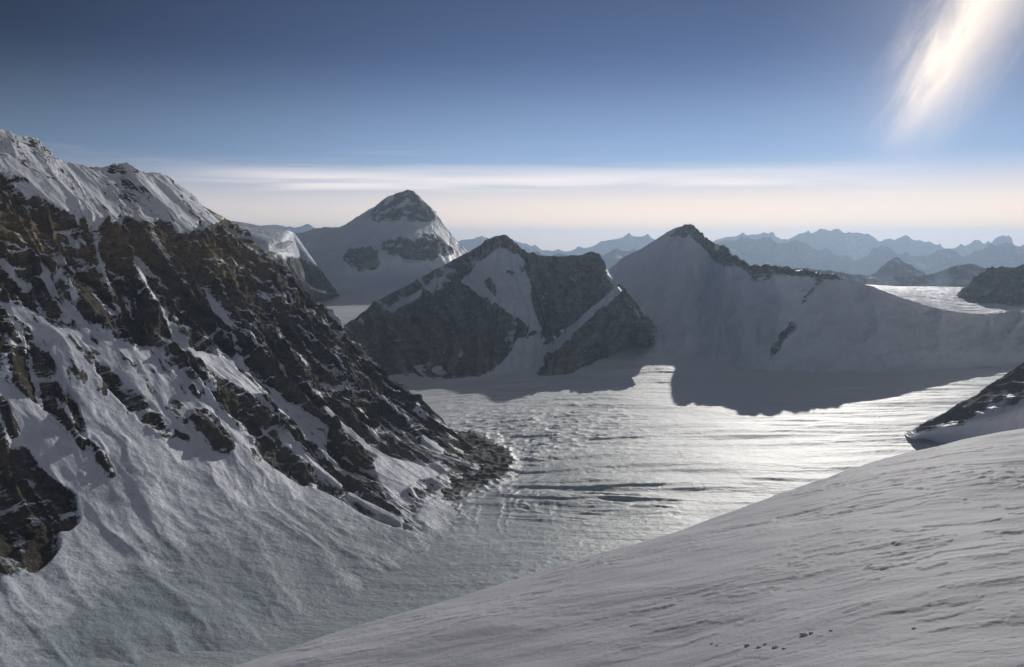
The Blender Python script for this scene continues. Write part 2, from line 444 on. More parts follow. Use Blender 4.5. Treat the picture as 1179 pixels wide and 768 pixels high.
# rock islands in the apron and the ribs on its left
ISL = {'a': [(108, 420), (124, 424), (150, 448), (172, 466), (200, 496), (190, 508), (172, 494), (150, 470), (128, 446)],
       'b': [(216, 474), (236, 474), (252, 488), (269, 505), (268, 519), (250, 510), (226, 492)],
       'c': [(-60, 490), (0, 506), (10, 520), (22, 524), (34, 548), (48, 550), (62, 562), (76, 566), (88, 582), (93, 598), (82, 610), (64, 612), (70, 628), (58, 646), (42, 658), (28, 660), (14, 666), (-60, 640)],
       'd': [(103, 511), (113, 514), (124, 536), (134, 552), (124, 550), (110, 532)]}
Lp.poly([(-420, 290), (0, 365), (28, 372), (48, 400), (66, 425), (78, 450), (92, 480), (104, 512), (96, 524), (80, 500), (58, 478), (40, 462), (22, 450), (0, 430), (-420, 420)], .85)
Lp.poly([(-60, 440), (0, 462), (20, 490), (30, 520), (0, 520), (-60, 490)], .7)
Lp.line([(24, 520), (44, 550), (80, 575)], 8, .8)
for k in ISL: Lp.poly(ISL[k], .85)
Lp.line([(216, 448), (226, 458)], 3, .8); Lp.line([(208, 484), (213, 486)], 2, .9)
Lp.done(1)
islp = {k: Paint().poly(v, 1).done(2) for k, v in ISL.items()}
och = Paint().poly([(-100, 225), (60, 250), (150, 268), (200, 262), (262, 256), (310, 300), (290, 335), (250, 330), (200, 300), (120, 300), (50, 290), (-100, 260)], .9).done(6)
scr = Paint().poly([(384, 468), (440, 492), (500, 512), (556, 524), (545, 545), (500, 550), (440, 520), (400, 500)], .9).poly([(345, 500), (480, 600), (440, 600), (300, 520)], .6).done(4)
ICEP = Paint().poly([(40, 470), (140, 430), (260, 440), (330, 520), (420, 590), (500, 625), (300, 700), (0, 700), (60, 600)], .25).poly([(130, 660), (230, 610), (330, 560), (400, 575), (500, 622), (560, 600), (620, 560), (760, 600), (860, 620), (700, 700), (300, 800), (60, 800), (40, 740)], .70).done(14)
wcol = (36*sstep(.70, .50, np.linspace(0, 1, P.shape[1]))+5)[None, :]
hg = P[..., 2]-G(P[..., 0], P[..., 1])
fr = np.arange(P.shape[0])[:, None] >= nb
P[..., 2] = np.where(fr, G(P[..., 0], P[..., 1])+(hg+np.sqrt(hg*hg+wcol*wcol))/2-.25*wcol, P[..., 2])
pv = Lp(P)
N = normals(P)
wu = U+26*fbm(U/160, V/200, 1.1, 3); 
# ribs and gullies running down the fall line, crags across them
rib = ridged(wu/230, V/900, 2.2, 5)
crag = ridged(wu/62+V/700, V/380, 7.7, 6)
slab = fbm(P[..., 0]/38, P[..., 1]/38, P[..., 2]/22, 5)
rockm = sstep(.2, .7, pv)
edge = sstep(0, 40, V-V[nb, 0])            # near the crest line keep it small
amp = 62*(rib-.45)*(.15+.85*rockm)+(26*(crag-.35)+9*slab)*(.08+.92*rockm)
amp = amp+rockm*9*fbm(P[..., 0]/220, P[..., 1]/220, (P[..., 2]+.12*P[..., 0])/20, 4)+7*rockm+(9*fbm(wu/120, V/260, 4.4, 4)+5*ridged(wu/70, V/300, 6.4, 3)+1.6*fbm(wu/34, V/90, 8.4, 4))*(1-rockm)
footm = sstep(V[-12, 0]-20, V[-12, 0]-420, V)
amp = amp*(.22+.78*edge)*(.4+.6*footm)*(1-.2*np.clip(sum(islp[k](P) for k in ISL), 0, 1))
far_end = sstep(1.0, .93, U/U.max())
# hold the outline of the last columns
P2 = P+N*amp[..., None]
P2[..., 2] += 9*fbm(U/35, V/35, 9, 4)*(1-edge)
rock, N2 = finish_rock(P2, pv, .64, .95, noise_amp=.24, nsc=45)
bed = fbm(P[..., 0]/260, P[..., 1]/260, (P[..., 2]+.12*P[..., 0])/13, 4)
rock = rock-.55*rockm*sstep(.18, .4, bed)*sstep(-.1, .25, fbm(P[..., 0]/140, P[..., 1]/140, 5, 3))
# bare strips follow the fall line in the apron
rock = rock+.22*fbm(wu/30, V/260, 3.1, 4)*sstep(.05, .3, pv)
keep = 1-.6*np.clip(sum(islp[k](P) for k in ISL)*1.5, 0, 1)
rock = rock-rockm*keep*(.04+.62*sstep(.2, .45, fbm(wu/24, V/170, 13.1, 6))+.45*sstep(.62, .85, ridged(wu/120, V/420, 17.7, 4)))
rock = rock+.55*(1-edge*0)*sstep(.12, .22, pv)*sstep(.4, .2, pv)*sstep(0, .35, fbm(wu/22, V/60, 19.3, 5))
qc = .25*(P2[:-1, :-1]+P2[1:, :-1]+P2[:-1, 1:]+P2[1:, 1:])
b0 = .25*(P[:-1, :-1]+P[1:, :-1]+P[:-1, 1:]+P[1:, 1:])
rkq = rock[:-1, :-1]
lbl = {'a': 'long dark rock island in the middle of the snow apron', 'b': 'short dark rock island on the snow apron, right of the long one', 'c': 'large rounded dark crag at the foot of the snow gully', 'd': 'narrow dark rock rib between the crag and the long island'}
split = [('rock_outcrop', (islp[k](b0) > .35) & (rkq > .45), lbl[k]) for k in ISL]
build('mountain', P2, {'rock': rock, 'ochre': och(P), 'scree': scr(P), 'ice': ICEP(P)+.3*sstep(V[-12, 0]-170, V[-12, 0], V)*sstep(700, 500, proj(P)[0]), 'vein': fbm(wu/26, V/260, 91, 5)*rockm}, MAT_LEFT, 'steep dark rock face with snow gullies rising at the left of the glacier', 'mountain', split)

# ------------------------------------------------------------------ twin peaks in the middle
def pts(L): return [at(a, b, c) if c is not None else onG(a, b) for a, b, c in L]
cr = pts([(300, 440, 3700), (345, 412, 3900), (388, 381, 4100), (430, 352, 4250), (480, 322, 4350), (530, 296, 4450), (558, 281, 4480), (580, 271, 4500), (598, 284, 4450), (610, 291, 4400), (640, 295, 4350), (668, 294, 4280), (684, 290, 4200), (694, 300, 4180), (704, 318, 4150), (720, 334, 4050), (738, 358, 3950), (747, 372, 4150)])
m1 = pts([(300, 445, 3600), (352, 420, 3780), (400, 400, 3900), (445, 380, 4000), (490, 352, 4080), (528, 328, 4130), (556, 312, 4250), (580, 304, 4330), (604, 312, 4250), (618, 325, 4180), (644, 328, 4080), (668, 325, 4020), (690, 325, 3980), (705, 335, 3950), (722, 345, 3900), (732, 354, 3850), (744, 370, 3800), (749, 378, 4000)])
m2 = pts([(305, 450, 3500), (370, 430, 3580), (425, 415, 3650), (470, 400, 3700), (510, 385, 3740), (545, 365, 3800), (575, 350, 3950), (600, 350, 4020), (622, 368, 3950), (632, 385, 3850), (650, 380, 3780), (668, 372, 3740), (690, 368, 3720), (710, 368, 3720), (728, 372, 3720), (736, 374, 3700), (746, 384, 3680), (749, 388, 3900)])
ft = pts([(315, 470, None), (400, 447, None), (440, 440, None), (485, 438, None), (520, 437, None), (545, 434, None), (570, 430, None), (595, 426, None), (610, 422, None), (616, 424, None), (622, 430, None), (640, 430, None), (665, 425, None), (695, 412, None), (720, 402, None), (732, 398, None), (744, 396, None), (748, 394, None)])
P, U, V, nb = surface([cr, m1, m2, ft], 900, 520, 60, back=(120, 900, -600))
Mp = Paint(1.1)
Mp.poly([(380, 360), (500, 290), (560, 270), (560, 300), (530, 318), (500, 332), (440, 362), (400, 384)], .62)
Mp.poly([(538, 318), (556, 300), (574, 284), (590, 290), (604, 296), (610, 315), (612, 345), (620, 370), (626, 386), (600, 368), (575, 352), (560, 345), (548, 335), (525, 322)], -.4)
Mp.poly([(596, 388), (626, 384), (628, 404), (618, 430), (540, 440), (560, 430), (580, 415)], -.3)
Mp.line([(712, 334), (694, 348), (672, 366), (652, 384), (634, 402)], 5, -.35)
Mp.line([(560, 322), (570, 338)], 4, .9); Mp.line([(586, 312), (596, 322)], 4, .8); Mp.line([(600, 305), (612, 318)], 3, .8)
Mp.line([(430, 372), (480, 340)], 2, 0); Mp.line([(450, 355), (520, 310)], 2.5, 0)
Mp.line([(700, 305), (707, 320)], 3, -.4); Mp.line([(655, 322), (680, 300)], 2, .2)
Mp.done(1)
pv = Mp(P); rm = sstep(.2, .7, pv); N = normals(P)
wu = U+40*fbm(U/250, V/250, 5, 3); edge = sstep(0, 60, np.abs(V-V[nb, 0])); fm = sstep(V[-12, 0], V[-12, 0]-160, V)
amp = (95*(ridged(wu/300, V/1300, 1.5, 6)-.4)+46*(ridged(wu/90, V/260, 4.5, 5)-.35)+16*fbm(P[..., 0]/60, P[..., 1]/60, P[..., 2]/30, 5))*(.12+.88*rm)*(.2+.8*edge)*(.3+.7*fm)+8*rm*fm
P2 = P+N*amp[..., None]; P2[..., 2] += 7*fbm(U/50, V/50, 2, 4)*(1-edge)
rock, _ = finish_rock(P2, pv, .68, .7, noise_amp=.45, nsc=110)
rock = rock-.5*rm*sstep(.15, .4, fbm(wu/50, V/190, 53.1, 5))+.45*(1-rm)*sstep(.1, .4, fbm(wu/40, V/90, 57.1, 5))
build('mountain', P2, {'rock': rock, 'ochre': 0*rock, 'scree': 0*rock, 'vein': fbm(wu/36, V/420, 91, 5)}, MAT_MID, 'dark twin topped rock mountain with a central snow gully, across the glacier', 'mountain')

# ------------------------------------------------------------------ snowy peak right of centre with its long ridge
cr = pts([(650, 340, 5400), (690, 318, 5400), (706, 306, 5350), (716, 297, 5300), (740, 285, 5250), (768, 267, 5200), (782, 260, 5180), (791, 257, 5150), (800, 260, 5130), (810, 270, 5080), (819, 278, 5000), (826, 282, 4800), (833, 283, 4250), (844, 293, 4150), (860, 304, 4000), (888, 306, 3830),
          (905, 310, 3820), (935, 314, 3830), (962, 316, 3850), (985, 324, 3870), (1010, 332, 3880), (1050, 346, 3900), (1080, 355, 3950), (1110, 360, 4000), (1145, 361, 4100), (1200, 352, 4200), (1300, 335, 4300), (1500, 310, 4400)])
m1 = pts([(650, 352, 5100), (688, 340, 5050), (704, 332, 5000), (716, 328, 4950), (738, 320, 4900), (762, 310, 4850), (776, 305, 4820), (788, 302, 4800), (798, 305, 4750), (806, 310, 4700), (815, 315, 4560), (824, 320, 4360), (833, 326, 4110), (846, 331, 4020), (863, 335, 3920), (888, 338, 3800),
          (903, 340, 3750), (932, 345, 3740), (958, 348, 3740), (982, 352, 3740), (1008, 358, 3750), (1048, 368, 3780), (1080, 375, 3820), (1110, 380, 3870), (1145, 382, 3950), (1200, 380, 4000), (1300, 370, 4050), (1500, 350, 4100)])
m2 = pts([(655, 380, 4550), (692, 372, 4500), (708, 368, 4480), (720, 366, 4450), (738, 362, 4400), (760, 358, 4300), (775, 356, 4250), (788, 355, 4200), (798, 357, 4250), (808, 360, 4180), (817, 363, 4080), (826, 366, 3990), (835, 370, 3920), (848, 374, 3850), (864, 378, 3770), (884, 382, 3670),
          (900, 384, 3620), (928, 388, 3600), (955, 390, 3590), (980, 392, 3580), (1008, 395, 3580), (1048, 400, 3600), (1080, 402, 3650), (1112, 404, 3700), (1150, 404, 3750), (1205, 404, 3780), (1300, 400, 3820), (1500, 385, 3850)])
ft = pts([(690, 418, None), (715, 412, None), (728, 410, None), (738, 408, None), (752, 407, None), (770, 407, None), (782, 408, None), (794, 410, None), (804, 412, None), (814, 414, None), (824, 416, None), (834, 418, None), (843, 420, None), (854, 422, None), (866, 424, None), (882, 426, None),
          (900, 427, None), (926, 428, None), (955, 429, None), (980, 429, None), (1008, 429, None), (1048, 428, None), (1080, 426, None), (1114, 424, None), (1155, 422, None), (1210, 420, None), (1310, 415, None), (1520, 405, None)])
P, U, V, nb = surface([cr, m1, m2, ft], 1000, 480, 50, back=(160, 700, -260))
Rp = Paint(-.35)
Rp.poly([(775, 262), (791, 254), (802, 256), (815, 268), (850, 290), (876, 306), (868, 312), (848, 304), (835, 305), (822, 300), (812, 284), (800, 272), (788, 266)], 1.0).poly([(762, 274), (782, 262), (792, 258), (800, 270), (790, 275)], .45)
Rp.line([(868, 314), (884, 306), (905, 312), (950, 316), (975, 318)], 5, .62).line([(950, 316), (940, 330), (925, 348)], 5, .45).line([(884, 312), (874, 322)], 5, .5); Rp.line([(884, 318), (866, 326)], 3, .35)
Rp.line([(950, 318), (936, 338), (918, 356), (908, 366)], 3, .35); Rp.line([(914, 374), (900, 388), (890, 404)], 4.5, .75); Rp.line([(888, 408), (884, 418)], 3, .4)
Rp.done(1)
pv = Rp(P); rm = sstep(.1, .6, pv); N = normals(P)
wu = U+30*fbm(U/250, V/250, 15, 3); edge = sstep(0, 60, np.abs(V-V[nb, 0])); fm = sstep(V[-12, 0], V[-12, 0]-160, V)
amp = (62*(ridged(wu/420, V/1300, 11.5, 5)-.4)+16*fbm(wu/110, V/240, 3, 5))*(.5+.5*rm)+(40*(ridged(wu/60, V/90, 4.5, 5)-.3))*rm
P2 = P+N*(amp*(.25+.75*edge)*(.3+.7*fm))[..., None]; P2[..., 2] += (24*rm+3)*fbm(U/40, V/40, 12, 4)*(1-edge)
rock, _ = finish_rock(P2, pv, .68, .6, noise_amp=.45, nsc=60)
build('mountain', P2, {'rock': rock, 'ochre': 0*rock, 'scree': 0*rock, 'vein': .75*fbm((wu+.35*V)/95, V/200, 92, 6)}, MAT_MID, 'shaded snow covered peak with a long ridge falling to the right', 'mountain')

# ------------------------------------------------------------------ high pyramid behind on the left
cr = pts([(180, 300, 7250), (260, 280, 7250), (300, 272, 7250), (345, 268, 7250), (368, 262, 7270), (392, 261, 7300), (410, 250, 7400), (430, 238, 7520), (448, 226, 7480), (462, 221, 7450), (473, 219, 7420), (484, 228, 7310), (500, 243, 7210), (514, 262, 7120), (524, 275, 7030), (537, 288, 6940), (560, 305, 6900), (620, 330, 6800)])
m1 = pts([(190, 310, 7100), (262, 296, 7100), (302, 290, 6960), (340, 288, 6960), (365, 284, 6960), (388, 284, 6950), (406, 276, 6950), (424, 268, 6950), (442, 260, 6950), (458, 256, 6940), (472, 255, 6900), (486, 260, 6900), (500, 270, 6860), (514, 282, 6800), (525, 292, 6750), (540, 302, 6700), (565, 318, 6600), (620, 340, 6500)])
m2 = pts([(200, 330, 6500), (270, 318, 6500), (310, 314, 6450), (342, 312, 6600), (364, 310, 6560), (386, 311, 6500), (404, 308, 6450), (422, 304, 6380), (440, 300, 6400), (458, 298, 6400), (474, 298, 6380), (490, 300, 6350), (504, 304, 6320), (518, 310, 6300), (530, 316, 6250), (546, 322, 6200), (570, 334, 6150), (625, 350, 6100)])
ft = pts([(210, 345, None), (285, 340, None), (325, 338, None), (350, 337, None), (370, 336, None), (390, 335, None), (408, 333, None), (426, 332, None), (444, 331, None), (460, 330, None), (476, 330, None), (492, 331, None), (508, 333, None), (522, 336, None), (536, 340, None), (552, 344, None), (576, 350, None), (630, 360, None)])
P, U, V, nb = surface([cr, m1, m2, ft], 640, 420, 50, back=(350, 900, -700))
Kp = Paint(-.3)
Kp.poly([(415, 250), (440, 230), (462, 216), (476, 214), (490, 232), (505, 246), (500, 256), (470, 256), (440, 258)], .62)
Kp.poly([(395, 288), (412, 282), (432, 284), (441, 298), (432, 310), (412, 312), (396, 300)], .8)
Kp.poly([(436, 278), (455, 270), (475, 274), (500, 268), (522, 285), (526, 294), (505, 298), (480, 302), (455, 296), (440, 290)], .72)
Kp.line([(440, 262), (490, 266)], 3, .3)
Kp.done(1)
pv = Kp(P); rm = sstep(.1, .6, pv); N = normals(P)
wu = U+40*fbm(U/350, V/350, 25, 3); edge = sstep(0, 80, np.abs(V-V[nb, 0])); fm = sstep(V[-12, 0], V[-12, 0]-200, V)
amp = (40*(ridged(wu/300, V/1500, 21.5, 5)-.4)+12*fbm(wu/120, V/400, 3, 4))*(.35+.65*rm)+(36*(ridged(wu/90, V/160, 24.5, 5)-.3))*rm
P2 = P+N*(amp*(.25+.75*edge)*(.3+.7*fm))[..., None]; P2[..., 2] += 9*fbm(U/60, V/60, 22, 4)*(1-edge)
rock, _ = finish_rock(P2, pv, .66, .6, noise_amp=.5, nsc=90)
build('mountain', P2, {'rock': rock, 'ochre': 0*rock, 'scree': 0*rock}, MAT_MID, 'tallest pyramid peak with rock bands, behind the twin topped mountain', 'mountain')

# ------------------------------------------------------------------ snow shoulder and rock spur behind the left face
cr = pts([(120, 262, 5600), (200, 250, 5500), (262, 254, 5400), (285, 257, 5350), (310, 262, 5300), (330, 265, 5350), (340, 270, 5500), (346, 284, 5700)])
m0 = pts([(125, 272, 5350), (205, 262, 5280), (264, 266, 5060), (288, 271, 5000), (310, 276, 4980), (326, 278, 5080), (338, 278, 5400), (345, 292, 5600)])
m1 = pts([(130, 290, 5200), (210, 280, 5150), (268, 280, 5060), (292, 288, 4860), (310, 292, 4850), (322, 291, 5060), (336, 295, 5250), (348, 308, 5450)])
m2 = pts([(140, 320, 4850), (220, 310, 4850), (270, 308, 4800), (296, 312, 4760), (318, 314, 4720), (334, 318, 4800), (348, 324, 4950), (358, 332, 5150)])
ft = pts([(160, 420, None), (240, 400, None), (290, 385, None), (315, 375, None), (335, 362, None), (352, 352, None), (372, 345, None), (392, 340, None)])
P, U, V, nb = surface([cr, m0, m1, m2, ft], 420, 300, 50, back=(100, 900, -500))
Sp = Paint(-.4).poly([(250, 285), (295, 287), (318, 291), (335, 296), (352, 298), (400, 336), (390, 365), (330, 380), (250, 400)], 1.2).line([(300, 292), (330, 300)], 2, -.2).done(1)
pv = Sp(P); rm = sstep(.1, .6, pv); N = normals(P); edge = sstep(0, 60, np.abs(V-V[nb, 0]))
amp = 5*fbm(U/200, V/300, 33, 4)+30*(ridged(U/90, V/400, 34.5, 5)-.35)*rm
P2 = P+N*(amp*(.25+.75*edge))[..., None]
rock, _ = finish_rock(P2, pv, .66, .6, noise_amp=.4, nsc=60)
build('mountain', P2, {'rock': rock, 'ochre': 0*rock, 'scree': 0*rock}, MAT_MID, 'sunlit snow shoulder with a dark rock spur behind the left face', 'mountain')

# ------------------------------------------------------------------ rock spur at the right edge above the foreground slope
cr = pts([(1800, 150, 2500), (1500, 250, 2450), (1350, 318, 2400), (1260, 366, 2350), (1215, 392, 2320), (1179, 415, 2300), (1150, 436, 2290), (1120, 455, 2290), (1090, 472, 2300), (1064, 486, 2330), (1050, 494, 2400)])
m1 = pts([(1750, 300, 2150), (1480, 370, 2130), (1340, 415, 2120), (1262, 438, 2110), (1218, 452, 2110), (1182, 464, 2110), (1152, 474, 2120), (1122, 482, 2140), (1094, 489, 2180), (1070, 494, 2230), (1052, 500, 2300)])
ft = pts([(1700, 500, None), (1450, 520, None), (1320, 525, None), (1250, 526, None), (1210, 526, None), (1180, 526, None), (1150, 524, None), (1120, 520, None), (1092, 514, None), (1068, 508, None), (1048, 506, None)])
cr.append(onG(1034, 502, -30)); m1.append(onG(1034, 505, -30)); ft.append(onG(1034, 508, -34))
P, U, V, nb = surface([cr, m1, ft], 420, 300, 50, back=(250, 700, -500))
hg = P[..., 2]-G(P[..., 0], P[..., 1])
P[nb:, :, 2] = (G(P[..., 0], P[..., 1])+(hg+np.sqrt(hg*hg+22.**2))/2-.4*22)[nb:]
Ep = Paint(-.3).poly([(1050, 500), (1062, 484), (1179, 408), (1400, 250), (1800, 100), (1800, 300), (1400, 410), (1250, 440), (1179, 462), (1120, 482), (1080, 492)], .82)
for a in range(9): Ep.line([(1100+a*26, 492-a*13), (1140+a*26, 470-a*16)], 1.6, .15)
Ep.done(1)
pv = Ep(P); rm = sstep(.1, .6, pv); N = normals(P); edge = sstep(0, 30, np.abs(V-V[nb, 0]))
amp = 5*fbm(U/60, V/120, 43, 4)+14*(ridged(U/60+V/90, V/160, 44.5, 5)-.35)*rm
P2 = P+N*(amp*(.25+.75*edge))[..., None]; P2[..., 2] += 2.5*fbm(U/16, V/16, 42, 4)*(1-edge)
rock, _ = finish_rock(P2, pv, .7, .6, noise_amp=.5, nsc=30)
build('mountain', P2, {'rock': rock, 'ochre': 0*rock, 'scree': 0*rock+.4}, MAT_RIGHT, 'dark scree spur at the right edge just above the snow slope', 'mountain')

# ------------------------------------------------------------------ glacier
nu, nv = 1150, 1050
pxs = np.linspace(-60, 1400, nu)/1.0
ds = np.geomspace(850, 8200, nv)
PXg, Dg = np.meshgrid(pxs, ds)
X = (PXg-W0/2)/F*Dg; Y = Dg
Z = G(X, Y)
P = np.stack([X, Y, Z], -1)
# flow coordinates: the ice sweeps in from the right and bends round the foot of the left face
cx_, cy_ = 380., 1700.
Xl = np.minimum(X-cx_, 0); rr = np.hypot(Xl, Y-cy_); th = np.arctan2(-Xl, np.maximum(Y-cy_, 1))
wv = sstep(1750, 2350, Y)
B_ = (rr*wv+(Y-cy_)*(1-wv))+.09*X*(1-wv)-.07*np.maximum(X-cx_, 0)+45*fbm(X/700, Y/500, 50, 3)
A_ = np.maximum(X-cx_, 0)-rr*th*wv+Xl*(1-wv)
gp = lambda poly, v, r: Paint().poly(poly, v).done(r)
crev = gp([(490, 470), (560, 462), (700, 470), (760, 490), (640, 520), (600, 545), (520, 510)], 1, 8)(P)
swell = gp([(520, 570), (600, 552), (700, 552), (770, 575), (800, 600), (700, 612), (600, 600)], 1, 8)(P)
blue = gp([(480, 575), (560, 500), (640, 500), (760, 530), (800, 580), (860, 620), (700, 660), (560, 640), (520, 640)], .5, 12)(P)
blue = np.maximum(blue, ICEP(P))
debr = Paint().line([(500, 508), (540, 506), (566, 516), (582, 530), (574, 546), (545, 556), (505, 560), (482, 575), (478, 598)], 9, 1.0).poly([(500, 505), (560, 520), (575, 540), (520, 556), (500, 560)], .75).done(3)(P)
deb2 = gp([(484, 572), (520, 566), (560, 580), (520, 606), (490, 615)], .55, 5)(P)
near = sstep(5000, 1200, Y)
h = 11*fbm(A_/900, B_/150, 1, 3)+(4.0*fbm(A_/320, B_/34, 2, 5)+1.5*(ridged(A_/160, B_/15, 71, 4)-.4))*(.35+.9*sstep(-.05, .3, fbm(A_/500, B_/220, 77, 3)))+2.2*(ridged(A_/600, B_/70, 75, 4)-.4)
h = h+crev*(8*(ridged(A_/80, B_/30, 61, 5)-.35))
fan = gp([(500, 520), (560, 505), (620, 530), (640, 570), (600, 610), (520, 620), (490, 590)], 1, 8)(P)
h = h+fan*4.5*(ridged((rr-420)/30+.9*fbm(X/110, Y/110, 99, 3), th*3.5, 67, 5)-.35)
h = h+swell*(10*(ridged(A_/420, B_/60, 63, 5)-.35)+5*(ridged(A_/200, B_/24, 64, 4)-.3))
h = (h+3.2*(ridged(A_/300, B_/40, 65, 5)-.35)*(.3+.7*blue))*(.22+.78*np.maximum(sstep(1500, 2300, Y), sstep(-200, 200, X)*sstep(1300, 1900, Y)))
h = h+(debr+deb2)*(13*(ridged(X/40, Y/40, 66, 5)-.2))+debr*8
h = h+.8*fbm(X/60, Y/50, 95, 6)+.8*ridged(X/22, Y/18, 97, 3)*(blue+crev)
P[..., 2] += h*sstep(9000, 4000, Y)
ice = blue+.10+.3*swell+.15*crev-.35*sstep(2300, 3000, Y)
build('glacier', P, {'ice': ice, 'debris': debr+deb2, 'along': A_, 'across': B_}, MAT_GL, 'broad glacier with crevassed grey blue ice and sunlit snow in the valley', 'glacier')

# ------------------------------------------------------------------ sunlit snow plateau and the hills behind it, far ranges
def hill(L, d, name, label, cat, depth, drop, noise, mat, rockv, under=None, nsc=None, segs=420, seed=0, rows=160, jag=.9):
    cr = pts([(a, b, (c if c else d)) for a, b, c in [(q+(None,))[:3] for q in L]])
    cr = np.array(cr); ftp = cr.copy(); ftp[:, 1] -= depth; ftp[:, 0] -= depth*cr[:, 0]/cr[:, 1]*.6; ftp[:, 2] = cr[:, 2]-drop
    if under is not None: ftp[:, 2] = under
    mid = conc(cr, ftp, .5, .04)
    P, U, V, nb = surface([cr, mid, ftp], segs, rows, drop*.2, back=(0, depth, -drop))
    N = normals(P); s = noise
    edge = sstep(0, depth*.12, np.abs(V-V[nb, 0]))
    w = nsc or depth*.35
    amp = s*(ridged(P[..., 0]/w, P[..., 1]/w, 70+seed, 6)-.4)*(.35+.65*edge)
    P2 = P.copy(); P2[..., 2] += amp+noise*jag*(ridged(U/(w*1.1), 0*U+seed, .3, 6)-.45+.75*(ridged(U/(w*.36), 0*U+seed+5, .7, 5)-.45))*(1-sstep(0, depth*.5, np.abs(V-V[nb, 0])))
    N2 = normals(P2)
    rock = rockv+1.0*((1-N2[..., 2])-.25)+.5*fbm(P[..., 0]/w*1.5, P[..., 1]/w*1.5, seed, 5)
    return build(name, P2, {'rock': rock, 'ochre': 0*rock, 'scree': 0*rock}, mat, label, cat)

# plateau: gentle snowfield beyond the ridge
cr = pts([(900, 325, 5800), (960, 326, 5800), (1020, 329, 5800), (1080, 330, 5700), (1140, 331, 5600), (1300, 331, 5600)])
ft = pts([(895, 330, 3850), (950, 330, 3880), (1010, 342, 3920), (1080, 362, 3980), (1145, 367, 4100), (1300, 345, 4300)])
mm = [a*.45+b*.55 for a, b in zip(np.array(cr), np.array(ft))]
P, U, V, nb = surface([cr, mm, ft], 300, 260, 60, back=(0, 600, -200))
P[..., 2] += 10*fbm(U/500, V/160, 81, 4)
build('snowfield', P, {'rock': 0*U-.5, 'ochre': 0*U, 'scree': 0*U}, MAT_MID, 'sunlit snow plateau behind the long ridge, below the right hill', 'snowfield')
hill([(1080, 372), (1104, 356), (1110, 342), (1113, 331), (1122, 318), (1140, 309), (1160, 306), (1179, 306), (1230, 300), (1400, 280)], 4900, 'mountain', 'dark rounded rock hill at the right edge beyond the snow plateau', 'mountain', 450, 330, 26, MAT_MID, .75, seed=3)
hill([(860, 325), (905, 313), (930, 309), (965, 312), (1000, 317), (1030, 319), (1060, 318), (1080, 312), (1100, 306), (1118, 303), (1160, 310), (1300, 300)], 9000, 'mountain', 'low brown snow flecked ridge beyond the snow plateau', 'mountain', 1100, 600, 60, MAT_MID, .62, seed=4, nsc=500, jag=.35)
hill([(940, 335), (985, 322), (1004, 314), (1018, 305), (1032, 294), (1040, 299), (1050, 306), (1064, 314), (1090, 326), (1130, 340)], 14000, 'mountain', 'small isolated pointed peak in front of the far range', 'mountain', 1500, 700, 60, MAT_FAR, .8, seed=5, nsc=700)
hill([(700, 312), (780, 306), (850, 303), (900, 308), (930, 306), (960, 311), (1000, 318), (1080, 322), (1179, 315), (1400, 310)], 22000, 'mountain', 'low dark blue ridge in front of the far range', 'mountain', 2000, 1100, 200, MAT_FAR, .9, seed=6, nsc=1300)
hill([(780, 295), (820, 278), (845, 272), (862, 268), (890, 275), (920, 272), (945, 282), (980, 292), (1010, 286), (1050, 290), (1090, 284), (1110, 288), (1140, 277), (1160, 274), (1179, 280), (1250, 276), (1400, 290)], 29000, 'mountain', 'nearer blue line of the jagged far range on the right', 'mountain', 2800, 2000, 380, MAT_FAR, .8, seed=7, nsc=2200, segs=700)
hill([(780, 290), (830, 272), (870, 267), (900, 271), (925, 267), (945, 262), (962, 262), (975, 266), (990, 263), (1004, 268), (1022, 276), (1050, 275), (1080, 280), (1110, 278), (1140, 276), (1150, 270), (1164, 271), (1179, 280), (1280, 272), (1400, 285)], 40000, 'mountain', 'pale blue jagged crest of the far range on the right horizon', 'mountain', 3400, 2300, 430, MAT_FAR, .8, seed=8, nsc=2600, segs=900)
hill([(480, 300), (530, 294), (560, 288), (585, 291), (620, 290), (660, 291), (700, 287), (740, 284), (790, 292), (860, 300)], 24000, 'mountain', 'dark blue low range behind the twin topped mountain', 'mountain', 2600, 1500, 300, MAT_FAR, .85, seed=9, nsc=1800)
hill([(470, 290), (525, 273), (560, 272), (600, 278), (625, 286), (660, 284), (700, 274), (735, 270), (780, 275), (860, 280)], 40000, 'mountain', 'pale blue range on the horizon between the two shaded peaks', 'mountain', 4500, 2200, 380, MAT_FAR, .8, seed=10, nsc=3000)
hill([(200, 262), (270, 258), (300, 259), (318, 257), (334, 261), (350, 259), (380, 264), (430, 262)], 40000, 'mountain', 'thin blue range on the horizon above the snow shoulder', 'mountain', 4500, 2200, 260, MAT_FAR, .8, seed=11, nsc=2500)
# land out to the horizon
nn = 260
r_ = np.concatenate([np.geomspace(5000, 64000, nn)]); a_ = np.linspace(-R(75), R(75), 500)
A2, R2 = np.meshgrid(a_, r_)
P = np.stack([np.sin(A2)*R2, np.cos(A2)*R2, -1900+0*R2], -1)
P[..., 2] += 600*(ridged(P[..., 0]/9000, P[..., 1]/9000, 90, 6)-.3)*sstep(6000, 14000, R2)-200
build('terrain', P, {'rock': .75+.4*fbm(P[..., 0]/3000, P[..., 1]/3000, 2, 4), 'ochre': 0*R2, 'scree': 0*R2}, MAT_FAR, 'hazy land reaching the horizon behind the peaks', 'terrain')

